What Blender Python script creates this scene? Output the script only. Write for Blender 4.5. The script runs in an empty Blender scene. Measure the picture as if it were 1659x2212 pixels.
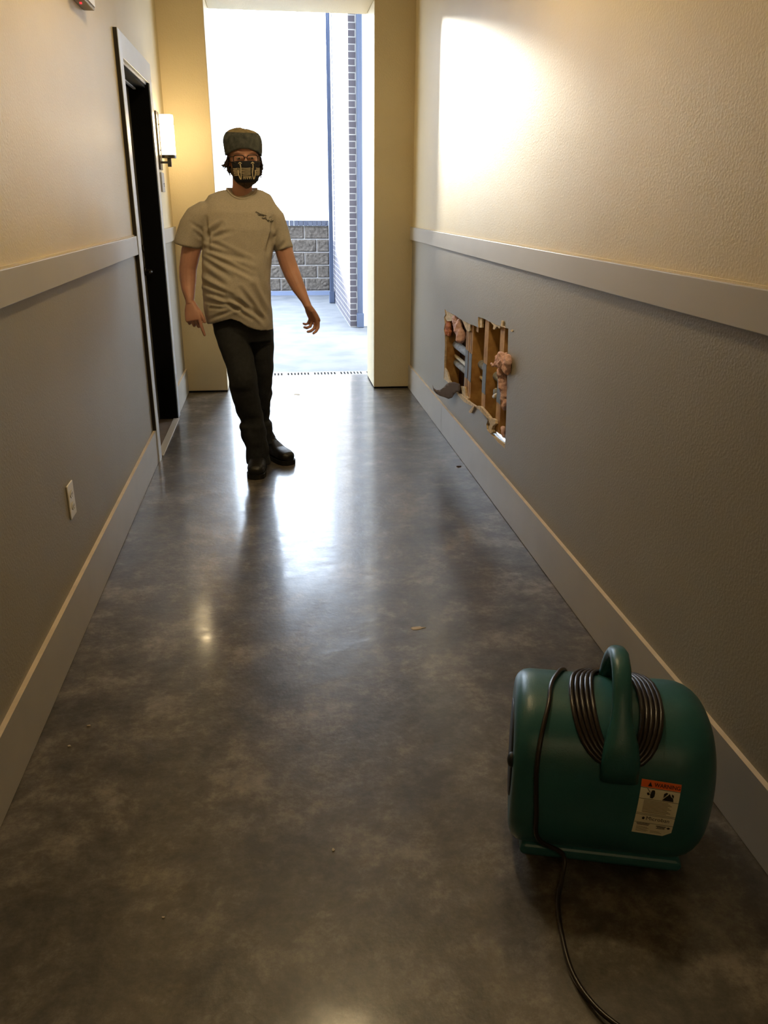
import bpy, bmesh, math, random
from mathutils import Vector, Matrix, noise
from mathutils.geometry import delaunay_2d_cdt
random.seed(7)
C = bpy.context.scene.collection
SC = bpy.context.scene
PI = math.pi

# ------------------------------------------------------------------ camera
F_PX, PITCH, YAW, ROLL = 1734.57, 0.367397, 0.132449, 0.006220
CAM_H = 1.45
_cy, _sy, _cp, _sp = math.cos(YAW), math.sin(YAW), math.cos(PITCH), math.sin(PITCH)
FWD = Vector((_sy*_cp, _cy*_cp, -_sp))
_r = Vector((_cy, -_sy, 0)); _u = _r.cross(FWD)
RIGHT = _r*math.cos(ROLL) + _u*math.sin(ROLL)
UP = -_r*math.sin(ROLL) + _u*math.cos(ROLL)
cam_d = bpy.data.cameras.new('camera'); cam = bpy.data.objects.new('camera', cam_d); C.objects.link(cam)
cam_d.sensor_fit = 'HORIZONTAL'; cam_d.sensor_width = 36; cam_d.lens = F_PX*36/1659
cam_d.clip_start = 0.05; cam_d.clip_end = 300
mw = Matrix((RIGHT, UP, -FWD)).transposed().to_4x4(); mw.translation = Vector((0, 0, CAM_H))
cam.matrix_world = mw
SC.camera = cam

# ------------------------------------------------------------------ world, sun, ceiling light, exposure
SC.view_settings.view_transform = 'Standard'; SC.view_settings.look = 'None'
SC.view_settings.exposure = 0.0; SC.view_settings.gamma = 1; SC.view_settings.use_curve_mapping = False
W = bpy.data.worlds.new('world'); SC.world = W; W.use_nodes = True
W.node_tree.nodes['Background'].inputs[0].default_value = (0.74, 0.87, 1.05, 1)
W.node_tree.nodes['Background'].inputs[1].default_value = 13.0
SUN_STRENGTH = 20.0
sd = bpy.data.lights.new('sun', 'SUN'); sd.energy = SUN_STRENGTH; sd.angle = math.radians(6.3); sd.color = (1, 0.93, 0.78)
sun = bpy.data.objects.new('sun', sd); C.objects.link(sun)
_az, _el = math.radians(16.6), math.radians(13.2)     # the low light comes from ahead and to the left
sdir = Vector((math.sin(_az)*math.cos(_el), -math.cos(_az)*math.cos(_el), -math.sin(_el)))
sun.rotation_euler = sdir.to_track_quat('-Z', 'Y').to_euler(); sun.location = (-4, 20, 8)
CEIL_LIGHT = 100.0
REAR_FILL = 60.0
SCONCE_GLOW = 32.0
SCONCE_LIGHT = 5.0

# ------------------------------------------------------------------ measured setting
XL, XR = -0.743, 1.090
YE, YO = 6.597, 7.085
OXL, OXR, OZ = -0.414, 0.786, 2.80
RZ0, RZ1 = 1.181, 1.276
BBH, BBT = 0.195, 0.015
CEIL = 3.15
YB = -3.0

def ray(px, py):
    return FWD + RIGHT*((px-829.5)/F_PX) - UP*((py-1106)/F_PX)
def at(px, py, Y):                      # the point of the photograph's ray that lies at depth Y in the corridor
    d = ray(px, py); return Vector((0, 0, CAM_H)) + d*(Y/d.y)
def atx(px, py, X):
    d = ray(px, py); return Vector((0, 0, CAM_H)) + d*(X/d.x)
def atz(px, py, Z=0.0):
    d = ray(px, py); return Vector((0, 0, CAM_H)) + d*((Z-CAM_H)/d.z)

# ------------------------------------------------------------------ materials
def nt(name):
    m = bpy.data.materials.new(name); m.use_nodes = True
    return m, m.node_tree, m.node_tree.nodes['Principled BSDF']
def mat(name, col, rough=0.6, metal=0.0, var=0.0, vscale=20, bump=0.0, bscale=200, col2=None, spec=0.5, coat=0, emit=None, estr=0, trans=0, ior=1.45, sss=0, coords='Object'):
    m, t, b = nt(name)
    b.inputs['Base Color'].default_value = (*col, 1); b.inputs['Roughness'].default_value = rough
    b.inputs['Metallic'].default_value = metal; b.inputs['Specular IOR Level'].default_value = spec
    b.inputs['Coat Weight'].default_value = coat; b.inputs['Transmission Weight'].default_value = trans; b.inputs['IOR'].default_value = ior
    if sss: b.inputs['Subsurface Weight'].default_value = sss; b.inputs['Subsurface Radius'].default_value = (.012, .005, .003)
    if emit: b.inputs['Emission Color'].default_value = (*emit, 1); b.inputs['Emission Strength'].default_value = estr
    tc = t.nodes.new('ShaderNodeTexCoord')
    if var or col2:
        n = t.nodes.new('ShaderNodeTexNoise'); n.inputs['Scale'].default_value = vscale; n.inputs['Detail'].default_value = 6
        t.links.new(tc.outputs[coords], n.inputs['Vector'])
        r = t.nodes.new('ShaderNodeValToRGB'); r.color_ramp.elements[0].position = .35; r.color_ramp.elements[1].position = .65
        c2 = col2 if col2 else tuple(min(1, c*(1+var)) for c in col)
        c1 = col if col2 else tuple(c*(1-var) for c in col)
        r.color_ramp.elements[0].color = (*c1, 1); r.color_ramp.elements[1].color = (*c2, 1)
        t.links.new(n.outputs['Fac'], r.inputs['Fac']); t.links.new(r.outputs['Color'], b.inputs['Base Color'])
    if bump:
        n = t.nodes.new('ShaderNodeTexNoise'); n.inputs['Scale'].default_value = bscale; n.inputs['Detail'].default_value = 3
        t.links.new(tc.outputs[coords], n.inputs['Vector'])
        bp = t.nodes.new('ShaderNodeBump'); bp.inputs['Strength'].default_value = bump; bp.inputs['Distance'].default_value = .004
        t.links.new(n.outputs['Fac'], bp.inputs['Height']); t.links.new(bp.outputs['Normal'], b.inputs['Normal'])
    return m

CREAM = (0.65, 0.55, 0.345); TAUPE = (0.30, 0.27, 0.21)
def wall_paint():
    m, t, b = nt('wall paint')
    tc = t.nodes.new('ShaderNodeTexCoord'); sp = t.nodes.new('ShaderNodeSeparateXYZ'); t.links.new(tc.outputs['Object'], sp.inputs[0])
    gt = t.nodes.new('ShaderNodeMath'); gt.operation = 'GREATER_THAN'; gt.inputs[1].default_value = 1.22; t.links.new(sp.outputs['Z'], gt.inputs[0])
    n = t.nodes.new('ShaderNodeTexNoise'); n.inputs['Scale'].default_value = 1.3; n.inputs['Detail'].default_value = 7; t.links.new(tc.outputs['Object'], n.inputs['Vector'])
    mr = t.nodes.new('ShaderNodeMapRange'); mr.inputs[1].default_value = .3; mr.inputs[2].default_value = .7; mr.inputs[3].default_value = .93; mr.inputs[4].default_value = 1.05
    t.links.new(n.outputs['Fac'], mr.inputs[0])
    mx = t.nodes.new('ShaderNodeMix'); mx.data_type = 'RGBA'; mx.inputs['A'].default_value = (*TAUPE, 1); mx.inputs['B'].default_value = (*CREAM, 1)
    t.links.new(gt.outputs[0], mx.inputs['Factor'])
    vm = t.nodes.new('ShaderNodeVectorMath'); vm.operation = 'SCALE'; t.links.new(mx.outputs['Result'], vm.inputs[0]); t.links.new(mr.outputs[0], vm.inputs['Scale'])
    t.links.new(vm.outputs[0], b.inputs['Base Color']); b.inputs['Roughness'].default_value = .5
    n2 = t.nodes.new('ShaderNodeTexNoise'); n2.inputs['Scale'].default_value = 130; n2.inputs['Detail'].default_value = 2; t.links.new(tc.outputs['Object'], n2.inputs['Vector'])
    bp = t.nodes.new('ShaderNodeBump'); bp.inputs['Strength'].default_value = .27; bp.inputs['Distance'].default_value = .004
    t.links.new(n2.outputs['Fac'], bp.inputs['Height']); t.links.new(bp.outputs['Normal'], b.inputs['Normal'])
    return m
def floor_mat():
    m, t, b = nt('polished concrete')
    tc = t.nodes.new('ShaderNodeTexCoord')
    def N(scale, det, dist=0, vec=None, rough=.55):
        n = t.nodes.new('ShaderNodeTexNoise'); n.inputs['Scale'].default_value = scale; n.inputs['Detail'].default_value = det
        n.inputs['Distortion'].default_value = dist; n.inputs['Roughness'].default_value = rough
        t.links.new(vec or tc.outputs['Object'], n.inputs['Vector']); return n
    a = N(3.8, 14, .1, rough=.78); r = t.nodes.new('ShaderNodeValToRGB')
    e = r.color_ramp.elements; e[0].position = .40; e[0].color = (.036, .030, .023, 1); e[1].position = .62; e[1].color = (.185, .160, .130, 1)
    k = r.color_ramp.elements.new(.51); k.color = (.080, .067, .052, 1)
    t.links.new(a.outputs['Fac'], r.inputs['Fac'])
    fine = N(38, 6, .3); mr = t.nodes.new('ShaderNodeMapRange'); mr.inputs[1].default_value = .3; mr.inputs[2].default_value = .7; mr.inputs[3].default_value = .8; mr.inputs[4].default_value = 1.2
    t.links.new(fine.outputs['Fac'], mr.inputs[0])
    vm = t.nodes.new('ShaderNodeVectorMath'); vm.operation = 'SCALE'; t.links.new(r.outputs['Color'], vm.inputs[0]); t.links.new(mr.outputs[0], vm.inputs['Scale'])
    t.links.new(vm.outputs[0], b.inputs['Base Color'])
    # dusty scuffs: rougher, streaky patches
    mp = t.nodes.new('ShaderNodeMapping'); mp.inputs['Scale'].default_value = (1.0, 2.2, 1); t.links.new(tc.outputs['Object'], mp.inputs['Vector'])
    s = N(4.5, 12, .25, mp.outputs[0], .75)
    m2 = t.nodes.new('ShaderNodeMapRange'); m2.inputs[1].default_value = .38; m2.inputs[2].default_value = .68; m2.inputs[3].default_value = .36; m2.inputs[4].default_value = .52
    t.links.new(s.outputs['Fac'], m2.inputs[0]); t.links.new(m2.outputs[0], b.inputs['Roughness'])
    m4 = t.nodes.new('ShaderNodeMapRange'); m4.inputs[1].default_value = .35; m4.inputs[2].default_value = .7; m4.inputs[3].default_value = .07; m4.inputs[4].default_value = .24
    t.links.new(s.outputs['Fac'], m4.inputs[0]); t.links.new(m4.outputs[0], b.inputs['Coat Roughness']); b.inputs['Coat Weight'].default_value = .6; b.inputs['Coat IOR'].default_value = 1.5
    b.inputs['Specular IOR Level'].default_value = .5; b.inputs['IOR'].default_value = 1.5
    n2 = N(60, 4); n3 = N(7, 4)
    ad = t.nodes.new('ShaderNodeMath'); ad.operation = 'MULTIPLY_ADD'; ad.inputs[1].default_value = 4; t.links.new(n3.outputs['Fac'], ad.inputs[0]); t.links.new(n2.outputs['Fac'], ad.inputs[2])
    bp = t.nodes.new('ShaderNodeBump'); bp.inputs['Strength'].default_value = .2; bp.inputs['Distance'].default_value = .004
    t.links.new(ad.outputs[0], bp.inputs['Height']); t.links.new(bp.outputs['Normal'], b.inputs['Normal'])
    return m
def brick_mat(name, c1, c2, mortar, sx, sy, ms=.02, axes='YZ', bump=.5, noise_s=30):
    m, t, b = nt(name)
    tc = t.nodes.new('ShaderNodeTexCoord'); sp = t.nodes.new('ShaderNodeSeparateXYZ'); t.links.new(tc.outputs['Object'], sp.inputs[0])
    cb = t.nodes.new('ShaderNodeCombineXYZ')
    ad = t.nodes.new('ShaderNodeMath'); ad.operation = 'ADD'; t.links.new(sp.outputs['X'], ad.inputs[0]); t.links.new(sp.outputs['Y'], ad.inputs[1])
    t.links.new(ad.outputs[0], cb.inputs['X']); t.links.new(sp.outputs['Z'], cb.inputs['Y'])
    br = t.nodes.new('ShaderNodeTexBrick'); br.inputs['Scale'].default_value = 1; br.inputs['Brick Width'].default_value = sx; br.inputs['Row Height'].default_value = sy
    br.inputs['Mortar Size'].default_value = ms; br.inputs['Mortar Smooth'].default_value = .1; br.inputs['Color1'].default_value = (*c1, 1); br.inputs['Color2'].default_value = (*c2, 1); br.inputs['Mortar'].default_value = (*mortar, 1)
    t.links.new(cb.outputs[0], br.inputs['Vector']); t.links.new(br.outputs['Color'], b.inputs['Base Color']); b.inputs['Roughness'].default_value = .85
    return m

M = dict(
    wall=wall_paint(), floor=floor_mat(),
    cream=mat('pier paint', CREAM, .5, var=.04, vscale=2, bump=.5, bscale=95),
    rail=mat('trim paint', (.44, .41, .36), .42, var=.03, vscale=3),
    base=mat('baseboard paint', (.42, .385, .33), .42, var=.05, vscale=4),
    basetop=mat('paler baseboard top', (.62, .52, .39), .55, var=.08, vscale=12),
    ceil=mat('ceiling paint', (.6, .54, .43), .7),
    casing=mat('casing paint', (.50, .52, .56), .35, var=.03, vscale=4),
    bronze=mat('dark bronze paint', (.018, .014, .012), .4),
    doorpaint=mat('door leaf paint', (.16, .15, .125), .4),
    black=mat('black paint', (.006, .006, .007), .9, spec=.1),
    metal=mat('brushed steel', (.5, .5, .5), .3, 1),
    galv=mat('galvanised steel', (.17, .185, .20), .6, .3, var=.1, vscale=60),
    silver=mat('aluminium duct', (.75, .78, .82), .25, .9),
    wood=mat('pine stud', (.60, .35, .12), .8, col2=(.36, .18, .06), vscale=14, bump=.3, bscale=120),
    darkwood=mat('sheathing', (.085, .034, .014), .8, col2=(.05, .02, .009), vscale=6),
    foam=mat('pipe insulation foam', (.32, .33, .34), .8, var=.25, vscale=40),
    cpvc=mat('cream plastic pipe', (.72, .62, .42), .35),
    blackpipe=mat('black plastic', (.012, .014, .016), .5),
    pink=mat('pink fibreglass', (.88, .62, .58), 1, col2=(.74, .44, .40), vscale=60, bump=.7, bscale=300),
    orange_fg=mat('salmon fibreglass', (.62, .24, .12), .95, col2=(.5, .17, .08), vscale=22, bump=1, bscale=70),
    gyps=mat('torn gypsum', (.66, .52, .33), .9, var=.2, vscale=60, bump=.8, bscale=120),
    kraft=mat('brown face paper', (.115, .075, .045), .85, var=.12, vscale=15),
    teal=mat('teal plastic', (.020, .100, .110), .34, col2=(.026, .120, .130), vscale=9, bump=.12, bscale=300),
    cord=mat('black rubber cord', (.022, .016, .014), .28),
    label=mat('label paper', (.86, .80, .60), .5), lorange=mat('label orange', (.95, .17, .03), .5),
    ink=mat('label ink', (.02, .018, .015), .6), inkgrey=mat('label grey ink', (.10, .12, .11), .6),
    inksoft=mat('label small print', (.27, .22, .15), .6),
    white=mat('white plastic', (.72, .68, .58), .35),
    slot=mat('slot', (.03, .03, .03), .6),
    red=mat('red indicator', (.6, .02, .03), .4, emit=(1, .05, .06), estr=1.2),
    opal=mat('opal glass', (.9, .8, .6), .3, emit=(1, .76, .42), estr=SCONCE_GLOW),
    shirt=mat('heather grey-tan cotton', (.43, .39, .325), .9, var=.07, vscale=160, bump=.2, bscale=500),
    pants=mat('charcoal denim', (.013, .0145, .017), .85, var=.2, vscale=60, bump=.3, bscale=400),
    boot=mat('black leather', (.008, .008, .009), .42, bump=.2, bscale=200),
    sole=mat('boot rubber', (.006, .006, .006), .7),
    skin=mat('skin', (.50, .265, .195), .5, var=.08, vscale=14, sss=.15, bump=.15, bscale=260),
    hair=mat('brown hair', (.035, .018, .014), .6),
    beard=mat('brown beard', (.09, .06, .042), .85, var=.5, vscale=160),
    hat=mat('charcoal knit', (.040, .046, .050), .95, col2=(.10, .11, .10), vscale=35, bump=.8, bscale=220),
    hattop=mat('olive tan crown', (.34, .26, .14), .95, col2=(.19, .16, .09), vscale=30, bump=.6, bscale=220),
    maskm=mat('black mask cloth', (.010, .011, .018), .9),
    maskp=mat('cream print', (.62, .52, .34), .8),
    frame=mat('dark glasses frame', (.02, .012, .012), .3),
    lens=mat('clear lens', (1, 1, 1), .0, trans=1, ior=1.02),
    eye=mat('eye white', (.55, .48, .42), .3), iris=mat('eye iris', (.03, .02, .012), .2),
    conc=mat('outdoor concrete', (.20, .205, .215), .6, col2=(.135, .145, .16), vscale=3.2, bump=.3, bscale=90),
    blk=mat('split face block', (.17, .145, .12), .95, col2=(.10, .085, .07), vscale=26, bump=1, bscale=45),
    mortar=mat('light mortar', (.78, .76, .74), .9),
    cap=mat('blue-grey brick cap', (.08, .09, .13), .85, col2=(.12, .13, .165), vscale=18),
    pipe=mat('blue-grey downspout', (.10, .13, .21), .4, .3),
    bluestrip=mat('blue-grey flashing', (.22, .27, .40), .6),
    brick=brick_mat('lilac-grey brick', (.13, .12, .14), (.10, .09, .11), (.45, .44, .43), .20, .0705, .0055),
    stucco=mat('white render', (.85, .85, .84), .8),
    debris=mat('pale flake', (.50, .43, .33), .8), leaf=mat('dark scrap', (.05, .03, .02), .8),
    lens_fill=mat('rear fill lens', (.9, .8, .6), .4, emit=(1, .75, .40), estr=REAR_FILL),
    lens_c=mat('ceiling lens', (.9, .8, .6), .4, emit=(1, .75, .40), estr=CEIL_LIGHT),
)

# ------------------------------------------------------------------ helpers
def new_obj(name, me, m, parent=None, smooth=False):
    o = bpy.data.objects.new(name, me); C.objects.link(o)
    if m:
        for x in (m if isinstance(m, (list, tuple)) else [m]): me.materials.append(x)
    if smooth: me.polygons.foreach_set('use_smooth', [True]*len(me.polygons))
    if parent: o.parent = parent
    return o
class G:                                 # collects geometry for ONE mesh object
    def __init__(s): s.v = []; s.f = []; s.mi = []
    def add(s, v, f, mi=0):
        n = len(s.v); s.v += [Vector(x) for x in v]; s.f += [tuple(i+n for i in q) for q in f]; s.mi += [mi]*len(f); return s
    def box(s, x0, x1, y0, y1, z0, z1, mi=0):
        v = [(x, y, z) for x in (x0, x1) for y in (y0, y1) for z in (z0, z1)]
        return s.add(v, [(0, 1, 3, 2), (4, 6, 7, 5), (0, 4, 5, 1), (2, 3, 7, 6), (0, 2, 6, 4), (1, 5, 7, 3)], mi)
    def loft(s, rings, cap=True, mi=0, closed=True):
        n = len(rings[0]); v = [p for r in rings for p in r]; f = []
        for i in range(len(rings)-1):
            for j in range(n if closed else n-1):
                k = (j+1) % n; f.append((i*n+j, i*n+k, (i+1)*n+k, (i+1)*n+j))
        if cap: f.append(tuple(range(n))[::-1]); f.append(tuple((len(rings)-1)*n+j for j in range(n)))
        return s.add(v, f, mi)
    def tube(s, pts, r, n=10, mi=0, cap=True, flat=1.0, ref=None):
        pts = [Vector(p) for p in pts]; L = len(pts); rs = r if isinstance(r, (list, tuple)) else [r]*L
        rings = []; prev = None
        for i, p in enumerate(pts):
            t = (pts[min(i+1, L-1)]-pts[max(i-1, 0)]).normalized()
            if prev is None:
                a = Vector(ref) if ref is not None else (Vector((0, 0, 1)) if abs(t.z) < .9 else Vector((1, 0, 0)))
            else: a = prev
            a = (a - t*a.dot(t)).normalized(); b = t.cross(a); prev = a
            rr = rs[i]; ra, rb = rr if isinstance(rr, (list, tuple)) else (rr, rr*flat)
            rings.append([p + a*ra*math.cos(q*2*PI/n) + b*rb*math.sin(q*2*PI/n) for q in range(n)])
        return s.loft(rings, cap, mi)
    def cyl(s, c, r, z0, z1, n=24, mi=0):
        return s.loft([[Vector((c[0]+r*math.cos(k*2*PI/n), c[1]+r*math.sin(k*2*PI/n), z)) for k in range(n)] for z in (z0, z1)], True, mi)
    def ball(s, c, rx, ry, rz, n=14, m=9, rot=None):
        rings = []
        for i in range(1, m):
            a = -PI/2 + PI*i/m
            rings.append([Vector((rx*math.cos(a)*math.cos(k*2*PI/n), ry*math.cos(a)*math.sin(k*2*PI/n), rz*math.sin(a))) for k in range(n)])
        if rot: rings = [[rot @ p for p in r] for r in rings]
        rings = [[p+Vector(c) for p in r] for r in rings]
        return s.loft(rings, True)
    def mesh(s, name, origin=(0, 0, 0)):
        me = bpy.data.meshes.new(name); o = Vector(origin)
        me.from_pydata([tuple(p-o) for p in s.v], [], s.f); me.validate()
        if any(s.mi) and len(me.polygons) == len(s.mi): me.polygons.foreach_set('material_index', s.mi)
        bm = bmesh.new(); bm.from_mesh(me); bmesh.ops.recalc_face_normals(bm, faces=bm.faces); bm.to_mesh(me); bm.free()
        return me
    def obj(s, name, m, parent=None, smooth=False, origin=None, bevel=0):
        org = origin if origin is not None else (root_loc(parent) if parent else (0, 0, 0))
        o = new_obj(name, s.mesh(name, org), m, parent, smooth)
        if bevel:
            md = o.modifiers.new('bevel', 'BEVEL'); md.width = bevel; md.segments = 2; md.limit_method = 'ANGLE'; md.angle_limit = math.radians(40)
        if not parent and origin is not None: o.location = origin
        return o
def root_loc(p):
    q = p
    while q:
        if 'local_build' in q: return Vector((0, 0, 0))
        q = q.parent
    v = Vector((0, 0, 0)); q = p
    while q: v += q.location; q = q.parent
    return v
def tag(o, label, cat, group=None, kind=None):
    if kind: o['kind'] = kind
    if label: o['label'] = label
    if cat: o['category'] = cat
    if group: o['group'] = group
    return o
def thing(name, loc, label, cat, group=None, rz=0):
    o = bpy.data.objects.new(name, None); C.objects.link(o); o.location = loc; o.rotation_euler.z = rz
    o.empty_display_size = .05
    return tag(o, label, cat, group)
def struct(o, label=None, cat=None):
    o['kind'] = 'structure'
    if label: o['label'] = label
    if cat: o['category'] = cat
    return o
def union_mesh(g, voxel, smooth_it=4, fac=.5, name='u'):
    me = g.mesh(name); o = bpy.data.objects.new('tmp', me); C.objects.link(o)
    r = o.modifiers.new('r', 'REMESH'); r.mode = 'VOXEL'; r.voxel_size = voxel; r.use_smooth_shade = True
    if smooth_it: s = o.modifiers.new('s', 'SMOOTH'); s.factor = fac; s.iterations = smooth_it
    dg = bpy.context.evaluated_depsgraph_get(); dg.update()
    out = bpy.data.meshes.new_from_object(o.evaluated_get(dg)); out.name = name
    bpy.data.objects.remove(o); return out
def shift(me, org):
    for v in me.vertices: v.co -= org
    me.polygons.foreach_set('use_smooth', [True]*len(me.polygons)); return me
def smoothpath(pts, n=8):                # Catmull-Rom
    P = [Vector(p) for p in pts]; P = [P[0]*2-P[1]] + P + [P[-1]*2-P[-2]]; out = []
    for i in range(1, len(P)-2):
        for k in range(n):
            t = k/n; a, b, c, d = P[i-1:i+3]
            out.append(.5*((2*b)+(c-a)*t+(2*a-5*b+4*c-d)*t*t+(3*b-a-3*c+d)*t**3))
    return out+[P[-2]]

# ================================================================== SETTING
struct(G().box(-3.2, 3.2, YB, 7.2, -.12, 0).obj('floor', M['floor']))
struct(G().box(XL-1.4, XR+.4, YB, YO, CEIL, CEIL+.15).obj('ceiling', M['ceil']))
struct(G().box(XL-1.4, XR+.4, YB-.15, YB, 0, CEIL).obj('wall_back', M['wall']))
# left wall with door recess
DY0, DY1, DZ = 4.80, 5.76, 2.135
g = G(); g.box(XL-.13, XL, YB, DY0, 0, CEIL); g.box(XL-.13, XL, DY1, YE, 0, CEIL); g.box(XL-.13, XL, DY0, DY1, DZ, CEIL)
struct(g.obj('wall_left', M['wall']))
# end wall around the opening
g = G(); g.box(XL-.13, OXL, YE, YO, 0.012, CEIL); g.box(OXR, XR+.25, YE, YO, 0.012, CEIL); g.box(OXL, OXR, YE, YO, OZ, CEIL)
struct(g.obj('wall_end', M['cream'], bevel=.006))
struct(G().box(XL, OXL-.004, YE+.006, YO, 0, .012).box(OXR+.004, XR, YE+.006, YO, 0, .012).obj('trim_6', M['black']))
# outer face of the building above and beside
struct(G().box(-6, XL-.13, YO-.2, YO, 0, 6).box(XR+.25, 6, YO-.2, YO, 0, 6).box(XL-.13, XR+.25, YO-.2, YO, CEIL, 6).obj('wall_outside', M['stucco']))

# right wall with the torn hole
Zm = lambda X, Y: (920+X*.15374, 640+Y*.15371)
hole_px = [(262,180),(300,212),(400,262),(500,332),(560,362),(625,395),(680,412),(735,440),(732,290),(790,306),(840,325),(880,352),(930,368),(990,405),(1050,420),(1110,440),(1158,455),
 (1150,800),(1140,1200),(1130,1600),(1120,1900),(1110,2140),(1060,2090),(1010,2050),(960,1985),(900,1930),(858,1870),(850,1800),(868,1745),(830,1665),(780,1600),(740,1560),(690,1562),(640,1530),(590,1490),(540,1480),(490,1420),(430,1360),(380,1290),(320,1215),(250,1158),
 (258,1000),(262,850),(268,700),(268,560),(252,470),(268,380),(256,295),(275,255)]
hole = [atx(*Zm(*p), XR) for p in hole_px]
hole2 = [(p.y, p.z) for p in hole]
def wall_right():
    outer = [(YB, 0), (YE, 0), (YE, CEIL), (YB, CEIL)]
    pts = [Vector(p) for p in outer+hole2]; n = len(hole2)
    edges = [(i, (i+1) % 4) for i in range(4)] + [(4+i, 4+(i+1) % n) for i in range(n)]
    v, e, f, *_ = delaunay_2d_cdt(pts, edges, [], 0, 1e-5)
    def inside(q):
        c = False
        for i in range(n):
            a, b = hole2[i], hole2[(i+1) % n]
            if (a[1] > q[1]) != (b[1] > q[1]) and q[0] < (b[0]-a[0])*(q[1]-a[1])/(b[1]-a[1])+a[0]: c = not c
        return c
    keep = [t for t in f if not inside(sum((Vector(v[i]) for i in t), Vector((0, 0)))/3)]
    g = G(); g.add([(XR, p[0], p[1]) for p in v], keep)
    g.add([(XR+.0127, p[0], p[1]) for p in v], keep)
    vv = [(XR, p[0], p[1]) for p in hole2]+[(XR+.0127, p[0], p[1]) for p in hole2]
    g.add(vv, [(i, (i+1) % n, n+(i+1) % n, n+i) for i in range(n)], 1)
    me = bpy.data.meshes.new('wall_right'); me.from_pydata([tuple(p) for p in g.v], [], g.f)
    me.polygons.foreach_set('material_index', g.mi)
    o = new_obj('wall_right', me, [M['wall'], M['gyps']]); return struct(o)
WR = wall_right()
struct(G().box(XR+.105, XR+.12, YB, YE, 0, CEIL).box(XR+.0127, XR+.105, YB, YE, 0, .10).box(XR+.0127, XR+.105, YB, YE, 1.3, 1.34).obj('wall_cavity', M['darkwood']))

# chair rails and baseboards
t = .018
struct(G().box(XL, XL+t, YB, 4.70, RZ0, RZ1).obj('trim_1', M['rail'], bevel=.002))
struct(G().box(XL, XL+t, 5.87, YE, RZ0, RZ1).obj('trim_2', M['rail'], bevel=.002))
struct(G().box(XR-t, XR, YB, YE, RZ0, RZ1).obj('trim_3', M['rail'], bevel=.002))
struct(G().box(XL, XL+.006, YB, 4.70, RZ1, RZ1+.006).obj('trim_4', M['cream']))
struct(G().box(XR-.006, XR, YB, YE, RZ1, RZ1+.006).obj('trim_5', M['cream']))
def bboard(name, x0, x1, segs):
    g = G()
    for y0, y1 in segs:
        g.box(x0, x1, y0, y1, 0.003, BBH-.001); g.box(x0, x1, y0, y1, BBH-.001, BBH, 1)  # thin top strip is paler than the face
    return struct(g.obj(name, [M['base'], M['basetop']]))
bboard('baseboard_left', XL, XL+BBT, [(YB, 4.70), (5.87, YE)])
bboard('baseboard_right', XR-BBT, XR, [(YB, 5.18), (5.184, YE)])

# door in the left wall: casing, deep dark jamb, recessed leaf
CT = .022
g = G(); x0, x1 = XL, XL+CT
g.box(x0, x1, DY0-.10, DY0, 0, 2.255); g.box(x0, x1, DY1, DY1+.10, 0, 2.255); g.box(x0, x1, DY0, DY1, DZ, 2.255)
door = struct(g.obj('door_1', M['casing'], bevel=.0015))
G().box(XL-.002, XL+CT-.003, DY0-.1015, DY0-.10, 0.197, 2.254).box(XL-.02, XL+CT-.002, DY0, DY0+.004, 0, DZ).obj('casing_edge_shade', M['bronze'], door)  # shade on the near casing side, put in as a dark colour
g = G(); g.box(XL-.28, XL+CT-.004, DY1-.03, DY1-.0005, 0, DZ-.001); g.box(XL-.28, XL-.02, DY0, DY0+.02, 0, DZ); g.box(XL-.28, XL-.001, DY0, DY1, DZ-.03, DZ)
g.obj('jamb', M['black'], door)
G().box(XL-.03, XL+.004, DY0, DY1-.03, DZ-.012, DZ+.004).box(XL-.075, XL-.06, DY0, DY1-.03, DZ-.038, DZ-.028).obj('head_stop', M['casing'], door)
leaf = G().box(XL-.15, XL-.105, DY0+.02, DY1-.03, .01, DZ-.03).obj('door_leaf', M['doorpaint'], door)
g = G()
for z_, r_ in ((1.02, .027), (1.16, .025)): g.tube([(XL-.105, DY1-.085, z_), (XL-.095, DY1-.085, z_)], r_, 18)
g.tube([(XL-.105, DY1-.085, 1.02), (XL-.06, DY1-.085, 1.02), (XL-.055, DY1-.20, 1.02)], .010)
g.obj('door_handle', M['bronze'], leaf, True)
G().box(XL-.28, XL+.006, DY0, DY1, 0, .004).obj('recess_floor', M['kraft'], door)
struct(G().box(XL-.012, XL+.030, DY0+.02, DY1-.03, .001, .010).obj('threshold', mat('threshold strip', (.42, .38, .32), .5), bevel=.003), None, None)

# ================================================================== OUTSIDE
struct(G().box(-8, 8, 7.36, 40, -.12, -.004).box(-8, OXL, 7.2, 7.36, -.12, -.004).obj('pavement', M['conc']))
# trench drain across the opening
td = thing('trench_drain', (0, 7.28, 0), 'narrow slotted metal drain grate set across the foot of the opening', 'drain')
g = G(); dx0, dx1, dy0, dy1 = OXL, 1.35, 7.20, 7.36
g.box(dx0, dx1, dy0, dy0+.030, -.02, 0); g.box(dx0, dx1, dy1-.030, dy1, -.02, 0)
x = dx0; k = 0
while x < dx1-.02:
    solid = (k % 8 == 7) or (1.0 < x)
    g.box(x, x+(.030 if solid else .0165), dy0+.03, dy1-.03, -.02, 0); x += .030; k += 1
g.obj('grate', mat('galvanised grate', (.30, .31, .33), .5, .2), td)
G().box(dx0, dx1, dy0, dy1, -.12, -.10).obj('channel', M['black'], td)
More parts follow.
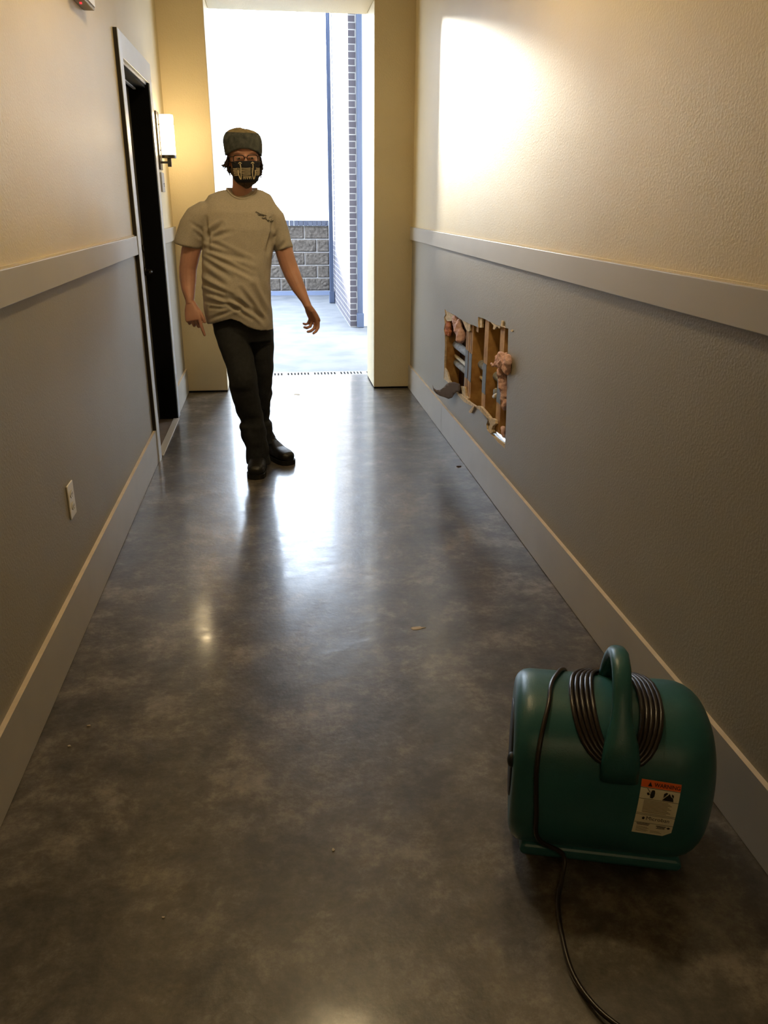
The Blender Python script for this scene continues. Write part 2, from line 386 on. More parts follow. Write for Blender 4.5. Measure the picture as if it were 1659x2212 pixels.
# low split-face block wall, each block its own raised face on the light mortar
bw = thing('block_wall', (0, 14, 0), 'low grey-brown split-face block wall with dark brick cap at the far side', 'wall')
G().box(-5.9, .925, 14.015, 14.18, 0, 1.09).obj('mortar', M['mortar'], bw)
g = G()
for c in range(5):
    z0 = .068+c*.206; off = .515 if c % 2 == 0 else .715
    if c % 2 == 0: pass
    x = off-.412*16
    while x < .93:
        xa, xb = max(x+.006, -5.9), min(x+.406, .918)
        if xb-xa > .03:
            nx, nz = max(2, int((xb-xa)/.02)), 10; vs = []
            for j in range(nz+1):
                for i in range(nx+1):
                    e = (i in (0, nx)) or (j in (0, nz))
                    X_, Z_ = xa+(xb-xa)*i/nx, z0+.194*j/nz
                    vs.append((X_, 14.006 if e else 13.994-.022*abs(noise.noise(Vector((X_*13, Z_*15, c)))), Z_))
            g.add(vs, [(j*(nx+1)+i, j*(nx+1)+i+1, (j+1)*(nx+1)+i+1, (j+1)*(nx+1)+i) for j in range(nz) for i in range(nx)])
        x += .412
g.obj('blocks', M['blk'], bw)
g = G(); x = -5.9
while x < .92:
    g.box(x, min(x+.068, .925), 13.97, 14.2, 1.095, 1.176); x += .0745
g.obj('cap', M['cap'], bw)
struct(G().box(-5.9, .93, 13.95, 13.99, -.004, .062).obj('trim_7', M['bluestrip']))
# brick wall on the right, white wall beside it
struct(G().box(.92, 1.005, 10.2, 14.2, -.004, 5.2).obj('wall_brick', M['brick']))
struct(G().box(1.005, 1.02, 10.22, 10.35, -.004, 5.2).box(1.02, 3.0, 10.26, 10.4, -.004, 5.2).obj('wall_beyond', M['stucco']))
def downspout(x, y, w, d, label, loc_z=5.2):
    r = thing('downspout', (x, y, 0), label, 'downspout')
    g = G(); g.box(x-w/2, x+w/2, y-d/2, y+d/2, .16, loc_z); g.box(x-w/2+.012, x-w/2+.018, y-d/2-.004, y-d/2, .16, loc_z); g.box(x+w/2-.018, x+w/2-.012, y-d/2-.004, y-d/2, .16, loc_z)
    g.obj('pipe', M['pipe'], r)
    G().box(x-w/2-.012, x+w/2+.012, y-d/2-.02, y+d/2, 0, .17).obj('shoe', M['pipe'], r, bevel=.006)
    return r
downspout(.872, 12.82, .058, .08, 'blue-grey downspout at the far end of the sunlit brick wall')
downspout(1.041, 10.16, .058, .07, 'dark blue-grey downspout beside the near brick corner, right of the bricks')
# roof over the yard near the building, and added unseen walls on the left that shape the sun patch
struct(G().box(-8, 8, YO, 11.9, 4.35, 4.6).obj('canopy', M['stucco']))
struct(G().box(-5, -.88, 14.4, 14.7, 0, 3.64).box(-9, -1.83, 14.7, 14.8, 0, 9).obj('wall_sun_shaper', M['stucco']))

# ================================================================== FIXTURES
c2 = thing('ceiling_light', (.17, -1.7, CEIL), 'added fill lamp behind the camera position, made as a round flush ceiling light', 'ceiling light')  # added lamp that brightens the blower from behind the camera
G().cyl((.17, -1.7), .13, CEIL-.05, CEIL, 32).obj('rim', M['metal'], c2)
G().cyl((.17, -1.7), .11, CEIL-.075, CEIL-.05, 32).obj('diffuser', M['lens_fill'], c2)
# wall sconce beyond the door
sc = thing('wall_sconce', (XL, 6.11, 1.65), 'lit cylinder wall sconce with dark bronze bracket beyond the black doorway', 'wall lamp')
G().box(XL, XL+.012, 6.05, 6.17, 1.652, 2.012).obj('back_plate', M['bronze'], sc, bevel=.001)
cx, cyy = XL+.066, 6.11
g = G()
prof = [(.0455, 1.746), (.0465, 1.75), (.0465, 1.928), (.0445, 1.934), (.0445, 1.938), (.0465, 1.944), (.0465, 1.985), (.043, 1.992)]
g.loft([[Vector((cx+r*math.cos(k*PI/16), cyy+r*math.sin(k*PI/16), z)) for k in range(32)] for r, z in prof])
g.obj('glass_shade', M['opal'], sc, True)
g = G(); g.cyl((cx, cyy), .048, 1.726, 1.746); g.box(cx-.012, cx+.012, cyy-.012, cyy+.012, 1.672, 1.726); g.box(XL+.012, cx, cyy-.01, cyy+.01, 1.692, 1.706)
g.obj('bracket', M['bronze'], sc)
for z in (1.928, 1.77): G().box(XL+.010, cx-.03, cyy-.004, cyy+.004, z, z+.008).obj('shade_clip', M['bronze'], sc)
ld = bpy.data.lights.new('sconce_bulb', 'POINT'); ld.energy = SCONCE_LIGHT; ld.color = (1, .74, .40); ld.shadow_soft_size = .045
lo = bpy.data.objects.new('sconce_bulb', ld); C.objects.link(lo); lo.location = (cx+.060, cyy, 1.87)
# room sign
sg = thing('room_sign', (XL, 6.13, 1.57), 'small grey sign plate on the wall just below the lit sconce', 'sign')
G().box(XL, XL+.012, 6.06, 6.20, 1.512, 1.636).obj('plate', mat('sign grey', (.33, .33, .34), .45), sg, bevel=.002)
G().box(XL+.012, XL+.013, 6.135, 6.18, 1.56, 1.568).box(XL+.012, XL+.013, 6.14, 6.175, 1.548, 1.554).obj('lettering', M['slot'], sg)
# emergency unit at the top left
ex = thing('emergency_light', (XL, 3.85, 2.185), 'box, its underside shade put in as beige, with a red indicator high on the left wall, cut off by the frame', 'emergency light')
G().box(XL, XL+.047, 3.70, 4.0, 2.19, 2.39).obj('housing', mat('shaded housing plastic', (.30, .245, .17), .5), ex, bevel=.004)  # brown-grey colour carries the shade of the underside
G().box(XL+.047, XL+.052, 3.72, 3.985, 2.2, 2.38).obj('face_panel', M['white'], ex)
G().cyl((XL+.022, 3.845), .005, 2.184, 2.192, 12).obj('indicator', M['red'], ex)
# wall outlet
ol = thing('wall_outlet', (XL, 2.77, .47), 'cream electrical outlet low on the left wall above the baseboard', 'outlet')
plate = G().box(XL, XL+.006, 2.728, 2.808, .408, .532).obj('cover_plate', M['white'], ol, bevel=.003)
for z in (.448, .492):
    so = G().loft([[Vector((xx, 2.768+.017*math.cos(k*PI/10), z+.014*math.sin(k*PI/10))) for k in range(20)] for xx in (XL+.006, XL+.0085)]).obj('socket', M['white'], ol)
    for y0_, y1_, z0_, z1_ in ((2.760, 2.762, -.004, .006), (2.773, 2.775, -.004, .006), (2.766, 2.770, -.010, -.007)):
        G().box(XL+.0085, XL+.009, y0_, y1_, z+z0_, z+z1_).obj('slot', M['slot'], so)
# ceiling light (above the frame)
cl = thing('ceiling_light', (.22, 3.05, CEIL), 'round flush ceiling light above the blower end of the corridor', 'ceiling light')
G().cyl((.22, 3.05), .17, CEIL-.05, CEIL, 32).obj('rim', M['metal'], cl)
G().cyl((.22, 3.05), .15, CEIL-.075, CEIL-.05, 32).obj('diffuser', M['lens_c'], cl)

# ================================================================== INSIDE THE HOLE
SX = XR+.0135
def stud(y0, y1, label, plate=False, z0=.10, z1=1.3, dep=.088, lines=0):
    o = thing('wall_stud', (SX, (y0+y1)/2, z0), label, 'stud', 'studs exposed in the torn wall opening')
    G().box(SX, SX+dep, y0, y1, z0, z1).obj('timber', M['wood'], o)
    if lines:
        g = G()
        for k in range(1, lines+1):
            yy = y0+(y1-y0)*k/(lines+1); g.box(SX-.0006, SX, yy-.003, yy+.003, z0, z1)
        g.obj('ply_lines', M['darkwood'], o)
    if plate: G().box(SX-.0025, SX, y0+.004, y1-.004, *plate).obj('nail_plate', M['galv'], o)
    return o
stud(5.20, 5.285, 'stud at the far left edge of the wall opening')
stud(4.592, 4.67, 'left stud of the close pair in the opening, with long grey nail plate', (.485, .648), lines=1)
stud(4.502, 4.58, 'right stud of the close pair in the opening, with long grey nail plate', (.483, .645), lines=1)
stud(4.165, 4.245, 'single stud in the middle of the opening with grey nail plate', (.486, .648))
stud(3.858, 3.938, 'stud nearest the right edge of the opening, plate half behind pink insulation', (.505, .65))
stud(4.385, 4.43, 'short wood block behind the top notch of the opening', z0=.785)
hp = lambda X, Y, dx=0: atx(*Zm(X, Y), XR+dx)
def pipe(pts, r, m, name, label, cat):
    o = G().tube(pts, r, 14).obj(name, m, None, True, origin=Vector(pts[0])); return tag(o, label, cat)
D = SX+.058
pipe([(D, 3.3, .588), (D, 5.45, .588)], .024, M['foam'], 'insulated_pipe', 'upper grey foam-wrapped pipe running level through the wall studs', 'pipe')
pipe([(D, 3.3, .512), (D, 5.45, .512)], .0115, M['cpvc'], 'water_pipe', 'thin cream pipe running level below the grey foam-wrapped pipe', 'pipe')
pipe([(D+.005, 4.70, .470), (D+.005, 5.19, .470)], .020, M['foam'], 'pipe_sleeve', 'dark grey foam sleeve beside the cream pipe in the left bay', 'pipe')
pipe([(D-.01, 4.76, .15), (D-.01, 4.76, .47)], .028, M['blackpipe'], 'drain_pipe', 'short black upright pipe in the left bay of the opening', 'pipe')
o = thing('pipe_elbow', (D-.02, 4.06, .512), 'grey ring and yellow elbow end of pipe between the two right studs', 'pipe')
G().tube([(D-.035, 4.075, .512), (D+.02, 4.075, .512)], .026, 18).obj('collar', M['foam'], o, True)
G().tube([(D-.042, 4.04, .505), (D-.042, 4.0, .52), (D-.03, 3.97, .535)], .0125, 12).obj('elbow', M['cpvc'], o, True)
pipe([hp(930, 1830, .030), hp(1030, 1935, .030), hp(1150, 2060, .030), hp(1400, 2330, .030)], .024, M['silver'], 'silver_pipe', 'shiny silver pipe lying low in the right corner of the opening', 'pipe')

def blob(name, centers, label, m, voxel=.006, amp=.012, fs=28, cat='insulation', seed=0):
    g = G()
    for c, r in centers: g.ball(c, *r, 16, 10)
    me = union_mesh(g, voxel, 2)
    for v, n in [(v, v.normal.copy()) for v in me.vertices]:
        p = v.co
        v.co = p + n*(noise.noise(p*fs+Vector((seed, 0, 0)))*amp + noise.noise(p*fs*2.7)*amp*.5)
    org = Vector(centers[0][0]); shift(me, org)
    o = new_obj(name, me, m); o.location = org
    return tag(o, label, cat, 'pink insulation stuffed in the wall opening' if cat == 'insulation' else None)
blob('insulation_clump', [(hp(325, 400, .02), (.02, .075, .033)), (hp(320, 490, .02), (.02, .07, .035))], 'flat salmon-orange insulation clump in the upper left corner of the opening', M['orange_fg'])
blob('insulation_clump', [(hp(430, 360, .02), (.022, .055, .05)), (hp(470, 450, .015), (.028, .06, .055)), (hp(490, 560, .012), (.026, .05, .045))], 'puffy pink insulation hanging at the top beside the paired studs', M['pink'], seed=3)
c = [(hp(1090, 1050, .006), (.03, .035, .05)), (hp(1090, 900, -.008), (.028, .045, .045)), (hp(1150, 950, -.012), (.026, .03, .05)), (hp(1010, 960, .004), (.016, .035, .018)), (hp(940, 960, .006), (.010, .03, .010)),
     (hp(1010, 870, .004), (.013, .035, .012)), (hp(1100, 1250, .01), (.028, .028, .06)), (hp(1105, 1400, .012), (.024, .020, .05)), (hp(1115, 1530, .014), (.018, .012, .035))]
blob('insulation_clump', c, 'long pink insulation piece draped down the right edge and out of the hole', M['pink'], amp=.014, seed=8)
blob('insulation_clump', [(hp(1095, 1900, .02), (.012, .018, .03)), (hp(1080, 1850, .02), (.010, .018, .012))], 'small pink insulation tuft above the silver pipe', M['pink'], voxel=.004, amp=.006, seed=5)
# torn brown face paper curling out of the lower left edge
def flap():
    top = [(320,1215),(360,1205),(400,1208),(440,1220),(480,1240),(488,1290)]
    pts = [(95,1250),(110,1290),(150,1318),(200,1315),(250,1280),(290,1235),(330,1210),(400,1205),(478,1232),(485,1300),(480,1350),(430,1345),(405,1370),(370,1425),(320,1443),(280,1425),(250,1415),(200,1400),(150,1370),(110,1330)]
    n = len(pts); out = []
    for k, (X, Y) in enumerate(pts):
        d = -.004 - .10*max(0, (480-X)/385)**1.2
        out.append((X, Y, d))
    v2, e, f, *_ = delaunay_2d_cdt([Vector((p[0], p[1])) for p in out]+[Vector((x, y)) for x in range(130, 480, 40) for y in range(1230, 1440, 30)], [(i, (i+1) % n) for i in range(n)], [], 1, 1e-4)
    vs = [atx(*Zm(p.x, p.y), XR-.004-.085*max(0, (480-p.x)/385)**1.2) for p in v2]
    me = bpy.data.meshes.new('torn_paper'); me.from_pydata([tuple(v) for v in vs], [], f)
    o = new_obj('torn_paper', me, M['kraft'], WR, True)
    s = o.modifiers.new('s', 'SOLIDIFY'); s.thickness = .0012; return o
flap()
# ragged gypsum pieces hanging along the rim
def shard(name, pts, d=.0, th=.010, m='gyps'):
    n = len(pts); a = [atx(*Zm(*p), XR+d) for p in pts]; b = [p+Vector((th, 0, 0)) for p in a]
    g = G(); g.add(a+b, [tuple(range(n)), tuple(range(2*n-1, n-1, -1))]+[(i, (i+1) % n, n+(i+1) % n, n+i) for i in range(n)])
    o = g.obj(name, M[m], WR)
    return o
shard('torn_edge', [(262,180),(300,212),(345,235),(395,265),(370,345),(300,350),(262,300)], .006)
shard('torn_edge', [(505,335),(560,362),(625,395),(620,480),(600,500),(565,470),(540,410)], .004)
shard('torn_edge', [(730,295),(790,310),(785,440),(735,438)], .006)
shard('torn_edge', [(905,360),(1050,420),(1030,455),(1000,420),(960,470),(940,460),(950,410)], .002)
shard('torn_edge', [(1060,340),(1085,350),(1080,415),(1110,440),(1060,430),(1050,410)], -.006, .005)
shard('torn_edge', [(430,1360),(490,1380),(560,1440),(600,1480),(690,1545),(700,1565),(620,1530),(540,1490),(500,1450)], -.003, .014)
shard('torn_edge', [(490,1262),(545,1268),(560,1400),(600,1430),(590,1490),(520,1420)], .004)
shard('torn_edge', [(690,1562),(720,1540),(770,1550),(830,1620),(880,1680),(920,1740),(890,1735),(820,1670),(740,1590)], -.005, .014)
shard('torn_edge', [(880,1735),(930,1715),(975,1740),(980,1790),(940,1820),(925,1870),(945,1900),(910,1930),(880,1890),(895,1800)], -.004, .014)
shard('torn_edge', [(610,1640),(600,1620),(650,1555),(680,1545),(670,1570),(640,1640)], -.012, .006)
shard('torn_edge', [(905,1930),(1110,2080),(1112,2140),(1010,2052)], .001, .012)
shard('torn_edge', [(250,1158),(262,1000),(300,1070),(330,1180),(350,1210),(320,1215)], .003)
shard('torn_edge', [(1185,480),(1205,465),(1222,480),(1215,500),(1190,495)], -.004, .004)

# ================================================================== PERSON
P = thing('person', (-.10, 4.55, 0), 'person striding towards the camera in grey t-shirt, dark jeans, cap, glasses and black mask', 'person')
PL = Vector(P.location)
def ring(xl, xr, py, Y, dep, n=28, e=2.3, zoff=None, ydep=None):
    a, b = at(xl, py, Y), at(xr, py, Y); c = (a+b)/2; hw = (b-a).length/2; out = []
    for k in range(n):
        th = 2*PI*k/n; cs, sn = math.cos(th), math.sin(th)
        x = hw*math.copysign(abs(cs)**(2/e), cs); y = dep*math.copysign(abs(sn)**(2/e), sn)
        out.append(Vector((c.x+x, c.y+y, c.z + (zoff(x/hw, y/dep) if zoff else 0))))
    return out
def limb(g, pts, n=16):                  # pts: (px, py, Y, radius_m, [flatten])
    g.tube([at(p[0], p[1], p[2]) for p in pts], [(p[3], p[3]*(p[4] if len(p) > 4 else 1)) for p in pts], n, ref=(0, 1, 0))

def finger(g, base, d, nrm, L, r, curl):
    pts = [base - d*.012]; p = base.copy(); a = 0; rs = [r*1.05]; pts.append(p.copy()); rs.append(r)
    for k, l in enumerate(L):
        a += curl[k]; dd = d*math.cos(a)+nrm*math.sin(a); p = p+dd*l*.55; pts.append(p.copy()); rs.append(r*(.97-.07*k)); p = p+dd*l*.45; pts.append(p.copy()); rs.append(r*(.99-.08*k))
    pts.append(p+dd*r*.6); rs.append(r*.45)
    g.tube(pts, rs, 10)
def hand(g, w, d, nrm, side, curls, thumb, sc=1.0, splay=.04):
    d = d.normalized(); nrm = (nrm-d*nrm.dot(d)).normalized(); s = (side-d*side.dot(d)-nrm*side.dot(nrm)).normalized()
    rings = []
    for t_, hw, th in ((-.016, .018, .015), (.002, .0265, .0195), (.025, .036, .020), (.055, .042, .019), (.08, .043, .016), (.092, .040, .012)):
        c = w+d*t_*sc+s*.002
        rings.append([c+s*hw*sc*math.cos(q*PI/10)+nrm*th*sc*math.sin(q*PI/10) for q in range(20)])
    g.loft(rings)
    Ls = [(.042, .026, .021), (.047, .030, .023), (.043, .028, .022), (.033, .021, .019)]
    for i, o in enumerate((.031, .0105, -.0105, -.030)):
        b = w+d*(.086-.004*abs(i-1))*sc+s*o*sc
        finger(g, b, (d+s*(1.5-i)*splay).normalized(), nrm, [l*sc for l in Ls[i]], (.0092, .0094, .009, .0078)[i]*sc, curls[i])
    tb = w+d*.026*sc+s*.026*sc+nrm*.006*sc
    td_ = (d*thumb[0]+s*thumb[1]+nrm*thumb[2]).normalized()
    finger(g, tb, td_, nrm*.7-s*.7, [.040*sc, .032*sc, .024*sc], .0105*sc, (0, .25, .3))

HC = at(527.5, 341, 4.62)                 # head centre at eye level
HY = math.radians(6)
hx, hf, hz = Vector((math.cos(HY), math.sin(HY), .03)).normalized(), Vector((math.sin(HY), -math.cos(HY), -.06)).normalized(), Vector((-.02, -.05, 1)).normalized()
def H(x, f, z): return HC + hx*x + hf*f + hz*z
HR = [(-.128, .022, .052, .0), (-.120, .042, .078, -.005), (-.10, .056, .089, -.03), (-.07, .066, .093, -.06), (-.035, .072, .092, -.085), (-.005, .0755, .086, -.096), (.03, .078, .090, -.102), (.06, .076, .089, -.101), (.09, .064, .072, -.086), (.112, .040, .040, -.056), (.12, .012, .0, -.02)]
def hring(z):
    for a, b in zip(HR, HR[1:]):
        if a[0] <= z <= b[0]:
            t_ = (z-a[0])/(b[0]-a[0]); return [a[i]+(b[i]-a[i])*t_ for i in (1, 2, 3)]
    return list((HR[0] if z < HR[0][0] else HR[-1])[1:])
def hsurf(th, z, off=0):                   # th = 0 straight ahead, + towards image right
    hw, fr, bk = hring(z); c = (fr+bk)/2; ry = (fr-bk)/2
    s, k = math.sin(th), math.cos(th); e = 2/2.25
    x = (hw+off)*math.copysign(abs(s)**e, s); f = c+(ry+off)*math.copysign(abs(k)**e, k)
    return H(x, f, z)
g = G()
g.loft([[hsurf(2*PI*k/32, z) for k in range(32)] for z, *_ in HR])
g.tube([H(0, .084, .012), H(0, .098, -.012), H(0, .112, -.032), H(0, .108, -.046), H(0, .09, -.052)], [.008, .010, .014, .014, .008], 12)   # nose
for s in (-1, 1):
    g.ball(H(s*.014, .098, -.040), .008, .009, .008)
    g.tube([H(s*.016, .083, .026), H(s*.036, .083, .030), H(s*.056, .070, .024)], [.006, .0075, .005], 8)   # brow
    g.ball(H(s*.043, .070, -.030), .018, .014, .016)      # cheek
    rot = Matrix.Rotation(s*-.3+HY, 3, 'Z'); g.ball(H(s*.080, -.004, -.012), .008, .019, .031, rot=rot)     # ear
g.tube([H(-.018, .094, -.078), H(0, .100, -.079), H(.018, .094, -.078)], [.004, .007, .004], 8)
# neck
g.tube([H(0, -.015, -.06), at(524, 385, 4.62), at(523, 408, 4.645), at(522, 440, 4.66)], [.052, .053, .052, .052], 20)
# trunk (under the clothes)
g.loft([ring(500, 546, 432, 4.66, .045), ring(456, 572, 452, 4.65, .075), ring(450, 580, 500, 4.64, .10), ring(450, 575, 600, 4.62, .10), ring(455, 578, 690, 4.61, .11), ring(468, 575, 730, 4.61, .09)])
# legs (inside the jeans)
limb(g, [(500, 700, 4.6, .085), (518, 790, 4.5, .055), (533, 860, 4.48, .04), (548, 960, 4.5, .036)])
limb(g, [(550, 705, 4.63, .07), (567, 800, 4.64, .045), (567, 870, 4.69, .034), (571, 940, 4.73, .032)])
# arms: his right (image left)
RW = at(411, 655, 4.55)
limb(g, [(440, 455, 4.64, .055), (424, 500, 4.64, .052), (412, 545, 4.64, .051), (406, 580, 4.64, .047, 1.0), (406, 600, 4.63, .046), (407, 625, 4.60, .037), (410, 648, 4.56, .030, .8), (411, 658, 4.55, .028, .8)])
hand(g, RW, at(419, 700, 4.51)-RW, Vector((.15, 1, .1)), Vector((1, 0, 0)), [(.25, .15, .1), (.9, .9, .6), (1.0, 1.0, .6), (1.05, 1.0, .6)], (.80, .42, -.10), 1.06)
# his left (image right)
LW = at(666, 664, 4.50)
limb(g, [(575, 450, 4.64, .055), (592, 490, 4.65, .052), (610, 530, 4.64, .049), (621, 566, 4.62, .047), (631, 592, 4.60, .045), (645, 622, 4.56, .037), (660, 650, 4.52, .027, .85), (666, 664, 4.50, .025, .85)])
hand(g, LW, Vector((.40, .38, -.83)), Vector((-.72, -.65, -.3)), Vector((.45, -.6, -.5)), [(.75, .65, .35), (.95, .8, .4), (1.1, .85, .5), (1.15, .9, .5)], (.95, .12, .10), 1.0, .10)
me = union_mesh(g, .0032, 3, .5, 'body')
new_obj('body', shift(me, PL), M['skin'], P)

# eyes
for s in (-1, 1):
    e = H(s*.033, .0765, -.001)
    ey = G().ball(e, .0125, .0125, .0066, 16, 10).obj('eye', M['eye'], P, True)
    G().ball(e+hf*.0098, .0044, .003, .0044, 12, 8).obj('iris', M['iris'], ey, True)
# hat: low rounded cap, dark band with lighter crown
def hatpt(th, z, sc=1):
    prof = [(.005, .094, .104), (.04, .099, .108), (.075, .1005, .108), (.10, .096, .103), (.118, .083, .09), (.130, .062, .068), (.138, .035, .04), (.1405, .008, .01)]
    for a, b in zip(prof, prof[1:]):
        if a[0] <= z <= b[0]+1e-9: t_ = (z-a[0])/(b[0]-a[0]); rx = a[1]+(b[1]-a[1])*t_; ry = a[2]+(b[2]-a[2])*t_; break
    w = 1+.02*noise.noise(Vector((math.cos(th)*2, math.sin(th)*2, z*18)))
    return H(rx*sc*w*math.sin(th)-.002, -.004+ry*sc*w*math.cos(th), z + .012*math.sin(th)*-.3)
def hat_low(th):                           # brim edge: high over the forehead, low over the ears and nape
    c = math.cos(th); return .008+.038*max(0, c)**2.0 if c > 0 else .008
N = 48; g = G(); rows = []
for j in range(9):
    t_ = j/8; rows.append([hatpt(2*PI*k/N, hat_low(2*PI*k/N)+t_*(.118-hat_low(2*PI*k/N))) for k in range(N)])
inner = [[p+(H(0, 0, .02)-p)*.06 for p in r] for r in (rows[0], rows[4])]
g.loft(inner[::-1]+rows, False)
hat = g.obj('hat', M['hat'], P, True)
g = G(); g.loft([[hatpt(2*PI*k/N, z) for k in range(N)] for z in (.117, .122, .130, .138, .1405)], True)
g.obj('crown', M['hattop'], hat, True)
# hair at the sides and nape
g = G()
def strand(pts, r=.0022):
    q = smoothpath(pts, 4); g.tube(q, [r*(1-.8*i/(len(q)-1))+.0003 for i in range(len(q))], 6)
for k in range(150):
    th = random.uniform(1.5, 4.78)
    z0 = random.uniform(-.01, .012); s = math.sin(th); L = random.uniform(.05, .095)
    a = hsurf(th, z0, .006); b = hsurf(th, z0-L*.5, .014+random.uniform(0, .007)); c = hsurf(th, z0-L, .012+random.uniform(0, .012))+hx*s*random.uniform(0, .008)
    strand([a, b, c], .0045)
for k in range(26):                        # tufts flicking out
    s = -1 if k < 19 else 1
    a = H(s*.084, random.uniform(-.02, .03), random.uniform(-.02, .01)); o = random.uniform(.7, 1.5)*(1 if s < 0 else .4)
    z = random.uniform(-.012, .008)
    strand([a, a+hx*s*.008*o-hz*.018, a+hx*s*.018*o-hz*(.028-z), a+hx*s*.030*o-hz*(.026-z*1.6)], .0036)
for dz, L in ((-.040, .038), (-.043, .036)):
    a = H(-.082, .01, dz+.02); strand([a, a-hx*.012-hz*.012, a-hx*L*.75-hz*.018, a-hx*L*1.15-hz*.010], .003)
g.obj('hair', M['hair'], P, True)
# beard
g = G(); nb = 36; rows = []
for j in range(9):
    z = -.045-.012*j; row = []
    for k in range(nb+1):
        w_ = 1.5*(1-.022*max(0, j-4)**1.35); th = -w_+2*w_*k/nb
        off = (.001 if j == 0 else .006)+.004*abs(noise.noise(Vector((th*9, z*120, 1))))*2 + (.006 if j > 6 else 0)
        row.append(hsurf(th, max(z, -.128), off)-hz*(max(0, -z-.128)*max(0, math.cos(th*1.35))+.003*noise.noise(Vector((th*14, j, 4)))*3))
    rows.append(row)
rows.append([H(0, .03, -.150)+(p-H(0, .03, -.150))*.8 for p in rows[-1]]); rows.append([H(0, .03, -.152)+(p-H(0, .03, -.152))*.4 for p in rows[-2]])
g.loft(rows, False, closed=False)
bd = g.obj('beard', M['beard'], P, True); s = bd.modifiers.new('s', 'SOLIDIFY'); s.thickness = .008; s.offset = -1
# mask
def mk(u, v, off=0):                       # u -1..1 across, v 0..1 top to bottom
    z = -.012-.103*v - .004*(abs(u)**2)*(1-v); th = u*.82
    ns = .020*math.exp(-(u/.33)**2)*math.exp(-((v-.25)/.33)**2)
    p = hsurf(th, z, .021+off); return p + hf*ns
g = G(); g.loft([[mk(-1+2*i/24, j/14) for i in range(25)] for j in range(15)], False, closed=False)
mask = g.obj('face_mask', M['maskm'], P, True); s = mask.modifiers.new('s', 'SOLIDIFY'); s.thickness = .003; s.offset = -1
for s_ in (-1, 1):
    g = G()
    g.tube(smoothpath([mk(s_, .05), hsurf(s_*1.35, -.012, .008), H(s_*.086, .0, .008)], 5), .0022, 6)
    g.tube(smoothpath([mk(s_, .95), hsurf(s_*1.45, -.075, .010), H(s_*.084, -.01, -.04)], 5), .0022, 6)
    g.obj('ear_loop', M['maskm'], mask, True)
g = G()
def mline(pts, r): g.tube([mk(u, v, .0015) for u, v in smoothpath2(pts)], r, 6)
def smoothpath2(pts):
    q = smoothpath([Vector((a, b, 0)) for a, b in pts], 4); return [(p.x, p.y) for p in q]
for k in range(6):
    v = .33+.062*k
    for u0, u1 in ((-.96, -.58), (-.30, .20), (.62, .98)): mline([(u0, v+.01*(k % 2)), ((u0+u1)/2, v+.012), (u1, v)], .0017)
for k in range(4): mline([(-.53, .33+.065*k), (-.42, .345+.065*k)], .0015); mline([(.27, .35+.065*k), (.34, .35+.065*k)], .0012)
for sx in (-.36, .36):                     # hanging loops
    o = -.20 if sx < 0 else .20
    mline([(sx, .13), (sx+.02, .3), (sx-.02, .6), (sx-.08*(1 if sx < 0 else -1), .82), (sx+o*.8, .80), (sx+o, .62), (sx+o*.95, .42)], .0026)
    mline([(sx-.10, .12), (sx, .07), (sx+.10, .12)], .0026)
for k in range(8):
    u = -.24+.068*k; mline([(u, .74), (u+.03*(1 if k % 2 else -1), .84)], .0016)
mline([(-.28, .72), (.26, .72)], .0014)
g.obj('mask_print', M['maskp'], mask, True)
# glasses
g = G()
def gl(u, v, f=.102): return H(u, f-abs(u)*.12, v)
for s_ in (-1, 1):
    pts = []
    for k in range(29):
        th = 2*PI*k/28; e = 2/3.6; c_, n_ = math.cos(th), math.sin(th)
        pts.append(gl(s_*.0345+.0275*math.copysign(abs(c_)**e, c_), -.004+.0185*math.copysign(abs(n_)**e, n_)))
    g.tube(pts, .0025, 6)
    g.tube([gl(s_*.062, .008), H(s_*.078, .075, .008), H(s_*.086, .0, .004)], .002, 6)
g.tube([gl(-.008, .002), gl(0, .006, .106), gl(.008, .002)], .0019, 6)
gs = g.obj('glasses', M['frame'], P, True)
for s_ in (-1, 1):
    pts = []
    for k in range(24):
        th = 2*PI*k/24; e = 2/3.6; c_, n_ = math.cos(th), math.sin(th)
        pts.append((.026*math.copysign(abs(c_)**e, c_), .0175*math.copysign(abs(n_)**e, n_)))
    g = G(); g.loft([[gl(s_*.0345+a, -.004+b, f) for a, b in pts] for f in (.1012, .1022)]); g.obj('lens', M['lens'], gs)

# ---- t-shirt
def hemz(xn, yn):
    # hem height over the width, relative to the ring at row 697
    x = max(-1, min(1, xn)); pts = [(-1, 0), (-.7, .018), (-.25, .036), (.05, .020), (.3, -.012), (.7, -.032), (1, -.036)]
    for (a, b), (c, d) in zip(pts, pts[1:]):
        if a <= x <= c: return b+(d-b)*(x-a)/(c-a)
    return 0
g = G()
g.loft([ring(492, 553, 409, 4.65, .066, 32, 2.0, lambda x, y: -.052*max(0, -y)**1.6), ring(476, 566, 411, 4.65, .082, 32, 2.0, lambda x, y: -.047*max(0, -y)**1.6), ring(450, 584, 421, 4.65, .100, 32, 2.1, lambda x, y: -.028*max(0, -y)**1.6), ring(440, 594, 437, 4.65, .115, 32, 2.2, lambda x, y: -.012*max(0, -y)**1.6), ring(436, 598, 458, 4.64, .128, 32),
        ring(438, 598, 495, 4.63, .138, 32), ring(437, 590, 540, 4.62, .142, 32), ring(436, 585, 580, 4.61, .150, 32), ring(436, 585, 620, 4.60, .156, 32),
        ring(440, 587, 660, 4.60, .156, 32, 2.3, lambda x, y: hemz(x, y)*.5), ring(447, 591, 697, 4.60, .150, 32, 2.3, hemz),
        ring(452, 587, 697, 4.60, .138, 32, 2.3, lambda x, y: hemz(x, y)), ring(460, 580, 680, 4.60, .120, 32, 2.3, hemz)])
